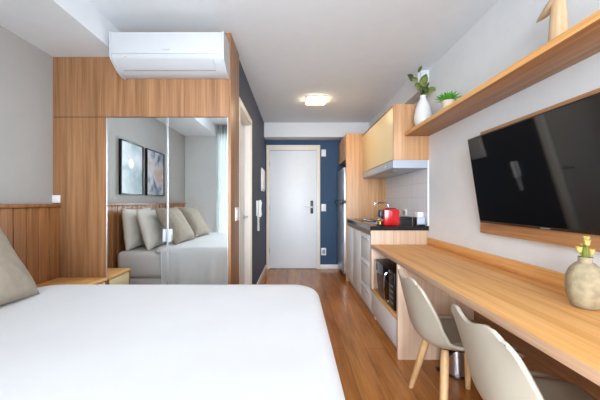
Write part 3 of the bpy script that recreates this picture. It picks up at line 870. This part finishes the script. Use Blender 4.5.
def make_chair(label):
    t = thing('dining_chair', label, 'chair', (0, 0, 0), 'beige shell chairs at the desk')
    bm = B(); grid(bm, 90, 40, lambda a, b_: shell_pt(a, -1 + 2 * b_))
    o = obj('shell', bm, 'chair', t, ang=180, recalc=False)
    md = o.modifiers.new('thickness', 'SOLIDIFY'); md.thickness = .015; md.offset = 0
    bm = B()
    def pad(a, b_):
        v = -1 + 2 * b_; tt = .06 + a * .36
        e = min(1, (1 - abs(v)) / .2) ** .5 * min(1, min(a, 1 - a) / .12 + .0) ** .5
        return shell_pt(tt, v * .80, .0125 + .020 * e)
    grid(bm, 24, 20, pad)
    o = obj('seat_pad', bm, 'pad', t, ang=180, recalc=False)
    md = o.modifiers.new('thickness', 'SOLIDIFY'); md.thickness = .006; md.offset = 0
    w = B()
    box(w, -.15, .15, -.022, .022, .373, .390, .003, mat=Matrix.Rotation(math.radians(42), 4, 'Z'))
    box(w, -.15, .15, -.022, .022, .373, .390, .003, mat=Matrix.Rotation(math.radians(-42), 4, 'Z'))
    lathe(w, [(.06, .368), (.06, .406)], 0, 0, 20)
    obj('underframe', w, 'black', t)
    for su in (-1, 1):
        for sw in (-1, 1):
            w = B(); a = Vector((su * .115, sw * .105, .404)); c = Vector((su * .18, sw * .225, 0))
            pts = [a + (c - a) * k for k in (0, .12, .5, .97, 1)]
            tube(w, pts, [.019, .022, .0205, .015, .0135], 14)
            for v in w.verts:
                if v.co.z < 0.0: v.co.z = 0
            obj('leg', w, 'leg', t)
    return t
ch = make_chair('beige shell chair with wooden legs tucked under the desk, nearer the microwave')
c2 = copy_tree(ch)
ch.location = (.915, 1.695, 0)
c2.location = (.922, 1.075, 0)
ch.rotation_euler.z = math.radians(-2); c2.rotation_euler.z = math.radians(-1)
c2['label'] = 'beige shell chair in the foreground, nearest the rough stoneware vase'

# ------------------------------------------------------------------ shelf and TV
o = obj('wall_shelf', box(B(), 1.12, XR - .001, .15, YK - .001, 1.863, 1.897, .0015), 'shelf')
tag(o, 'long floating oak shelf high on the TV wall', 'shelf')
obj('edge_strip', box(B(), 1.1178, 1.1198, .15, YK - .001, 1.8635, 1.8965, .0008), 'desk', o)['label'] = 'oak front edge in a brighter tone standing for light on it'  # front of the same shelf wood, coloured brighter to show light falling on it
pb = obj('television_mount_board', box(B(), XR - .03, XR - .001, .72, 2.17, .97, 1.693, .001), 'board')
tag(pb, 'oak wall board mounted behind the black television', 'wall panel')
tv = thing('television', 'large black flat screen television tilted down on the oak wall board', 'television', (1.28, 1.56, 1.04))
tvm = Matrix.Translation((1.307, 1.565, 1.045)) @ Matrix.Rotation(math.radians(-8.7), 4, 'Y')
W2 = .555
w = B(); box(w, 0, .028, -W2, W2, 0, .592, .003, mat=tvm); obj('casing', w, 'black', tv)
w = B(); box(w, -.002, -.0003, -W2 + .009, W2 - .009, .016, .584, mat=tvm); obj('screen', w, 'screen', tv)
w = B(); box(w, -.0018, -.0003, -.03, .03, .005, .010, mat=tvm); obj('logo', w, 'plastic_gap', tv)['label'] = 'small light mark on the lower bezel'
w = B(); box(w, 1.318, XR - .0305, 1.40, 1.73, 1.20, 1.55); obj('bracket', w, 'black', tv)

# ------------------------------------------------------------------ decor on the shelf
ZT = 1.8972
vx, vy = 1.25, 2.93
vs = thing('white_vase', 'slender white ceramic vase with leafy sprigs at the far end of the shelf', 'vase', (vx, vy, ZT))
obj('body', lathe(B(), [(.045, ZT), (.068, ZT + .02), (.083, ZT + .09), (.082, ZT + .14), (.068, ZT + .21), (.046, ZT + .265), (.03, ZT + .295), (.026, ZT + .318), (.03, ZT + .33), (.024, ZT + .33), (.02, ZT + .30)], vx, vy, 36), 'ceramic', vs, ang=60)
def leaf(bm, base, d, length, width, nrm, bend=.25):
    d = Vector(d).normalized(); nrm = Vector(nrm); nrm = (nrm - d * nrm.dot(d)).normalized(); sd = d.cross(nrm)
    n = 7; L_, C_, R_ = [], [], []
    for i in range(n + 1):
        a = i / n
        wv = width * (math.sin(PI * a ** .8) ** .8) * .5 + .0004
        c = Vector(base) + d * (length * a) + nrm * (-bend * length * a * a)
        L_.append(bm.verts.new(c + sd * wv + nrm * wv * .25)); C_.append(bm.verts.new(c)); R_.append(bm.verts.new(c - sd * wv + nrm * wv * .25))
    for i in range(n):
        bm.faces.new((L_[i], C_[i], C_[i + 1], L_[i + 1])); bm.faces.new((C_[i], R_[i], R_[i + 1], C_[i + 1]))
def solid(o, th=.0012):
    md = o.modifiers.new('thickness', 'SOLIDIFY'); md.thickness = th; md.offset = 0
nz = ZT + .32
sprigs = [((-.15, 0, .22), 3), ((-.05, -.02, .26), 3), ((.07, .01, .13), 3), ((-.01, .03, .17), 3)]
tips = [(-.11, -.01, .19), (-.03, .0, .25), (.06, .02, .10), (.0, -.03, .14)]
for k, tp in enumerate(tips):
    w = B(); tp = Vector(tp); b0 = Vector((vx, vy, nz - .12))
    mid_ = Vector((vx, vy, nz)) + Vector((tp.x * .25, tp.y * .25, tp.z * .5)); en = Vector((vx, vy, nz)) + tp
    tube(w, [b0, Vector((vx, vy, nz)), mid_, en], [.003, .0028, .0022, .0015], 6); obj('stem', w, 'stem', vs)
specs = [((-.105, -.01, .155), (-.55, -.5, .4), .085, .075), ((-.10, 0, .19), (.2, -.5, -.7), .09, .06), ((-.075, 0, .13), (.35, -.5, -.6), .10, .065), ((-.05, 0, .235), (.45, -.1, .85), .085, .03),
         ((-.02, 0, .10), (.35, -.25, .9), .13, .075), ((.0, 0, .06), (.15, -.7, .6), .10, .075), ((.0, 0, .02), (-.35, -.5, .5), .10, .07), ((.04, 0, .06), (.9, -.2, .22), .10, .055),
         ((.01, 0, .02), (.55, -.5, .35), .09, .065), ((.0, 0, .07), (-.4, .3, .6), .09, .065), ((.02, 0, .06), (.2, .4, .8), .09, .065), ((-.03, 0, .08), (-.3, -.5, -.3), .07, .055), ((.0, -.02, .10), (.1, -.4, -.6), .09, .06)]
for k, (bp_, d, ln, wd_) in enumerate(specs):
    w = B(); leaf(w, Vector((vx, vy, nz)) + Vector(bp_), d, ln, wd_, (0, -1, .3) if abs(d[1]) < .6 else (0, -.3, 1), .2)
    o = obj('leaf', w, 'leaf' if k % 3 else 'leaf_dark', vs, ang=180, recalc=False); solid(o)

px, py = 1.255, 2.46
pp = thing('potted_succulent', 'small spiky green succulent in a cream pot on the shelf', 'potted plant', (px, py, ZT))
obj('pot', lathe(B(), [(.034, ZT), (.04, ZT + .01), (.05, ZT + .115), (.051, ZT + .12), (.046, ZT + .12), (.044, ZT + .11)], px, py, 28), 'potcream', pp)
obj('soil', lathe(B(), [(.0435, ZT + .106), (.0435, ZT + .1095)], px, py, 24), 'soil', pp)
for k in range(46):
    a = k * 2.39996; el = .35 + 1.05 * (k / 46.0)
    d = (math.cos(a) * math.cos(el), math.sin(a) * math.cos(el), math.sin(el) * .85 + .1)
    w = B(); leaf(w, (px + .012 * math.cos(a), py + .012 * math.sin(a), ZT + .110), d, .10 - .012 * (k / 46.0) + random.uniform(-.008, .008), .017, (0, 0, 1), .18)
    o = obj('leaf', w, 'succ', pp, ang=180, recalc=False); solid(o, .0025)

# carved bird
bx_, by_ = 1.252, 1.425
bd = thing('wooden_bird', 'carved pale wood bird figure with drooping beak on the shelf', 'figurine', (bx_, by_, ZT))
w = B(); lathe(w, [(.001, ZT), (.040, ZT), (.041, ZT + .01), (.038, ZT + .09), (.033, ZT + .17), (.028, ZT + .23), (.022, ZT + .26), (.008, ZT + .275)], bx_, by_, 28)
obj('body', w, 'figure', bd, ang=60)
w = B()
hp_ = [(1.552, 2.121, .003), (1.535, 2.122, .009), (1.512, 2.126, .016), (1.476, 2.137, .024), (1.442, 2.147, .029), (1.412, 2.160, .029), (1.390, 2.176, .022), (1.374, 2.186, .006)]
tube(w, [(1.25, a, b_) for a, b_, c in hp_], [c for a, b_, c in hp_], 18)
obj('head', w, 'figure', bd, ang=60)

ds = thing('wooden_dish', 'low round orange wood dish on the shelf at the right edge of the photo', 'dish', (1.24, 1.19, ZT))
obj('bowl', lathe(B(), [(.03, ZT), (.036, ZT + .006), (.05, ZT + .022), (.056, ZT + .04), (.052, ZT + .04), (.03, ZT + .014), (.001, ZT + .012)], 1.24, 1.19, 30), 'dish', ds)

# ------------------------------------------------------------------ stoneware vase on the desk
qx, qy, qz = 1.195, 1.235, .7562
sv = thing('stoneware_vase', 'round rough stoneware vase of yellow flowers on the oak desk', 'vase', (qx, qy, qz))
w = B()
lathe(w, [(.036, qz), (.048, qz + .010), (.060, qz + .05), (.0635, qz + .09), (.061, qz + .13), (.050, qz + .163), (.032, qz + .182), (.023, qz + .187), (.0225, qz + .200), (.025, qz + .208), (.021, qz + .208), (.019, qz + .19)], qx, qy, 56)
for v in w.verts:
    if qz + .005 < v.co.z < qz + .19:
        d = Vector((v.co.x - qx, v.co.y - qy, 0)).normalized()
        v.co += d * .0028 * noise.noise(Vector(v.co) * 38)
obj('body', w, 'stoneware', sv, ang=60)
for k, (dx, dy, dz) in enumerate([(.004, 0, .082), (-.020, .006, .038), (.026, .0, .030), (-.004, -.012, .070), (.006, .012, .05)]):
    w = B(); b0 = Vector((qx + dx * .2, qy + dy * .2, qz + .12)); m_ = Vector((qx + dx * .5, qy + dy * .5, qz + .21)); en = Vector((qx + dx, qy + dy, qz + .208 + dz - .016))
    tube(w, [b0, m_, en], [.003, .0028, .0024], 8); st = obj('stem', w, 'stem', sv)
    w = B()
    for j in range(7):
        a = j * 2 * PI / 7
        leaf(w, en + Vector((.003 * math.cos(a), .003 * math.sin(a), -.002)), (math.cos(a) * .55, math.sin(a) * .55, .8), .022, .015, (math.cos(a) * -.8, math.sin(a) * -.8, .55), -.25)
    lathe(w, [(.004, en.z - .006), (.009, en.z), (.007, en.z + .012), (.001, en.z + .016)], en.x, en.y, 10)
    o = obj('flower', w, 'yellow', sv, ang=180); solid(o, .0015)
for k in range(8):
    a = k * 2.4
    w = B(); leaf(w, (qx + .008 * math.cos(a), qy + .008 * math.sin(a), qz + .195), (math.cos(a) * .16, math.sin(a) * .16, 1), .06, .012, (math.cos(a), math.sin(a), 0), .2)
    o = obj('leaf', w, 'stem', sv, ang=180, recalc=False); solid(o)

# ------------------------------------------------------------------ light, world, camera
wld = bpy.data.worlds.new('World'); S.world = wld; wld.use_nodes = True
bg = wld.node_tree.nodes['Background']; bg.inputs['Color'].default_value = (.80, .90, 1.0, 1); bg.inputs['Strength'].default_value = 2.0
la = bpy.data.lights.new('window_daylight', 'AREA'); la.shape = 'RECTANGLE'; la.size = 2.66; la.size_y = 2.3
la.energy = 45; la.color = (.86, .93, 1.0)
lo = bpy.data.objects.new('window_daylight', la); COL.objects.link(lo)
lo.location = ((WX0 + WX1) / 2, YB - .16, 1.21); lo.rotation_euler = (PI / 2, 0, 0)

lb = bpy.data.lights.new('open_sky_daylight', 'AREA'); lb.shape = 'RECTANGLE'; lb.size = 5.0; lb.size_y = 3.2
lb.energy = 820; lb.color = (.87, .94, 1.0)
lo = bpy.data.objects.new('open_sky_daylight', lb); COL.objects.link(lo)
lo.location = (0, -4.2, 1.75); lo.rotation_euler = (PI / 2, 0, 0)

cam = bpy.data.cameras.new('camera'); co = bpy.data.objects.new('camera', cam); COL.objects.link(co)
co.location = (0, 0, 1.19); co.rotation_euler = (PI / 2, 0, 0)
cam.sensor_width = 36; cam.sensor_fit = 'HORIZONTAL'; cam.lens = 18.0
cam.shift_x = 5 / 600; cam.shift_y = 2 / 600; cam.clip_start = .02
S.camera = co
S.view_settings.view_transform = 'Standard'; S.view_settings.look = 'None'
S.view_settings.gamma = 1; S.view_settings.use_curve_mapping = False
S.view_settings.exposure = 0.05
